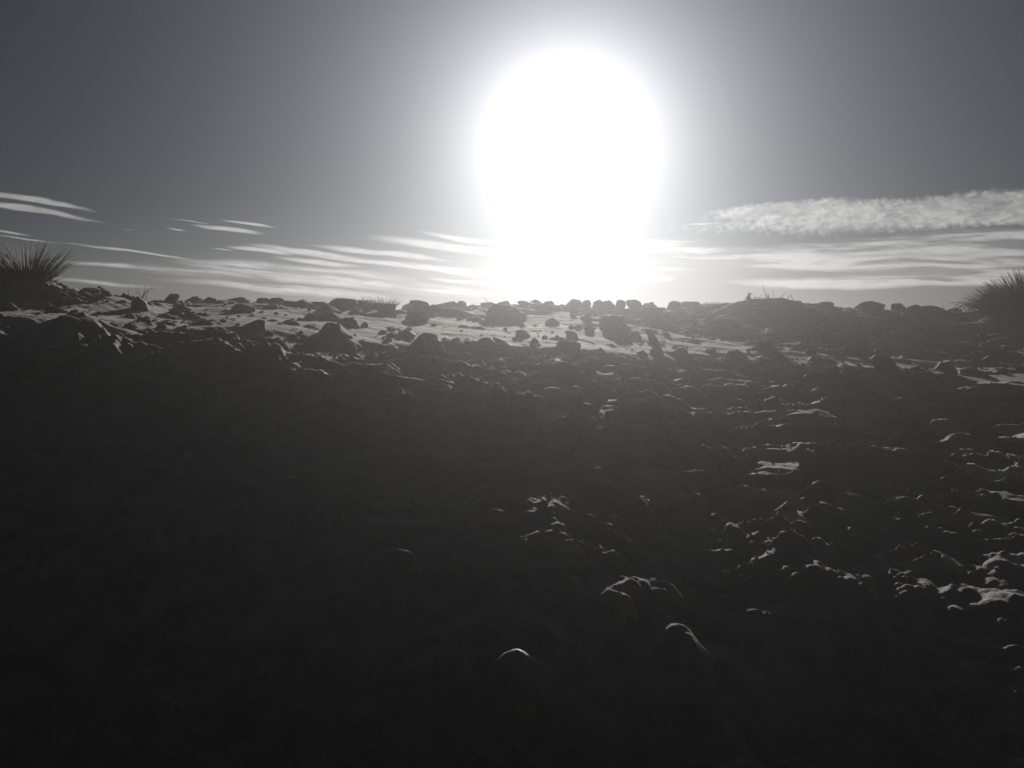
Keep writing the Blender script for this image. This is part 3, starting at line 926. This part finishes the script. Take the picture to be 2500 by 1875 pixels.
# mat of dry grass
p, d = plant_at(1755, 736, 0.15)
t = empty('dry_grass_mat', p, 'flattened mat of dry grass on the skyline left of the broken stump', 'dry grass')
t.scale = (1.30, 1.30, 1.30)
s = Strands()
for k in range(420):
    x = rnd.uniform(-.40, .42); y = rnd.uniform(-.12, .12)
    zt = .055 * (1 - (abs(x) / .5) ** 2) * rnd.random()
    a = rnd.gauss(0, .35) + (math.pi if rnd.random() < .6 else 0)
    L = rnd.uniform(.06, .2)
    ex, ey, ez = math.cos(a) * L, math.sin(a) * L * .5, rnd.uniform(-.03, .045)
    s.add([(x, y, zt), (x + ex * .5, y + ey * .5, zt + ez * .5 + .012), (x + ex, y + ey, max(zt + ez, -.01))], 0.003, 0.001)
s.build('foliage', M_DRY, t)
# twig beside the small rock at left of centre
p, d = plant_at(752, 766)
t = empty('dry_twig', p, 'little forked dry twig on the small rock left of centre', 'twig')
s = Strands()
s.add([(0, 0, -.01), (.0, 0, .05), (-.02, 0, .085)], 0.004, 0.0015)
s.add([(0, 0, .05), (.03, 0, .075), (.06, 0, .07)], 0.003, 0.0012)
s.add([(0, 0, .065), (-.04, 0, .085), (-.065, 0, .075)], 0.003, 0.0012)
s.build('branches', M_TWIG, t)

# pale straws whose whiteness and tilt stand in for a glint of sun
def straw(px, py, L, ang, label, w=0.006):
    x, y, z, d = spot(px, py)
    P = Vector((x, y, z + 0.03))
    to_cam = (Vector((0, 0, EYE)) - P).normalized()
    nrm = (to_cam + SUN_DIR).normalized()
    e = Vector((math.cos(ang), 0, math.sin(ang)))
    e = (e - nrm * e.dot(nrm)).normalized()
    b = nrm.cross(e)
    vs, fs = [], []
    segs = 5
    for i in range(segs + 1):
        q = i / segs - .5
        c = P + e * (L * q) - nrm * (0.05 * L * (2 * q) ** 2)
        ww = w * (1 - (abs(2 * q)) ** 3 * .8)
        for (u, t_) in ((-1, 0), (1, 0), (1, -.3), (-1, -.3)):
            vs.append(c + b * (u * ww / 2) + nrm * (t_ * ww))
    for i in range(segs):
        for k in range(4):
            a0 = i * 4 + k; a1 = i * 4 + (k + 1) % 4
            fs.append((a0, a0 + 4, a1 + 4, a1))
    fs += [(0, 1, 2, 3), tuple(segs * 4 + k for k in (3, 2, 1, 0))]
    vs = [v_ - P for v_ in vs]
    o = link_mesh('straw', vs, fs, M_STRAW, smooth=False)
    o.location = P
    tag(o, label, 'straw')
straw(1505, 796, 0.10, 0.72, 'white straw made as a glint of sun, slanting up on the large hazy boulder', 0.011)

# ------------------------------------------------------------------ blown dust in the air
def b_haze():
    m = bpy.data.materials.new('blown_dust')
    m.use_nodes = True
    t = m.node_tree
    for n_ in list(t.nodes):
        t.nodes.remove(n_)
    out = t.nodes.new('ShaderNodeOutputMaterial')
    pv = t.nodes.new('ShaderNodeVolumePrincipled')
    pv.inputs['Color'].default_value = (0.97, 0.97, 0.97, 1)
    pv.inputs['Density'].default_value = HAZE_DENSITY
    pv.inputs['Anisotropy'].default_value = HAZE_G
    t.links.new(pv.outputs[0], out.inputs['Volume'])
    return m
zlo, zhi = float(Z.min()) - 1.0, EYE + 0.95
bx = 20.0
hv = [(-bx, -bx, zlo), (bx, -bx, zlo), (bx, bx, zlo), (-bx, bx, zlo), (-bx, -bx, zhi), (bx, -bx, zhi), (bx, bx, zhi), (-bx, bx, zhi)]
hf = [(3, 2, 1, 0), (4, 5, 6, 7), (0, 1, 5, 4), (1, 2, 6, 5), (2, 3, 7, 6), (3, 0, 4, 7)]
hz = link_mesh('haze', hv, hf, b_haze(), smooth=False)
hz['kind'] = 'stuff'
hz['label'] = 'pale dust blowing over the slope'
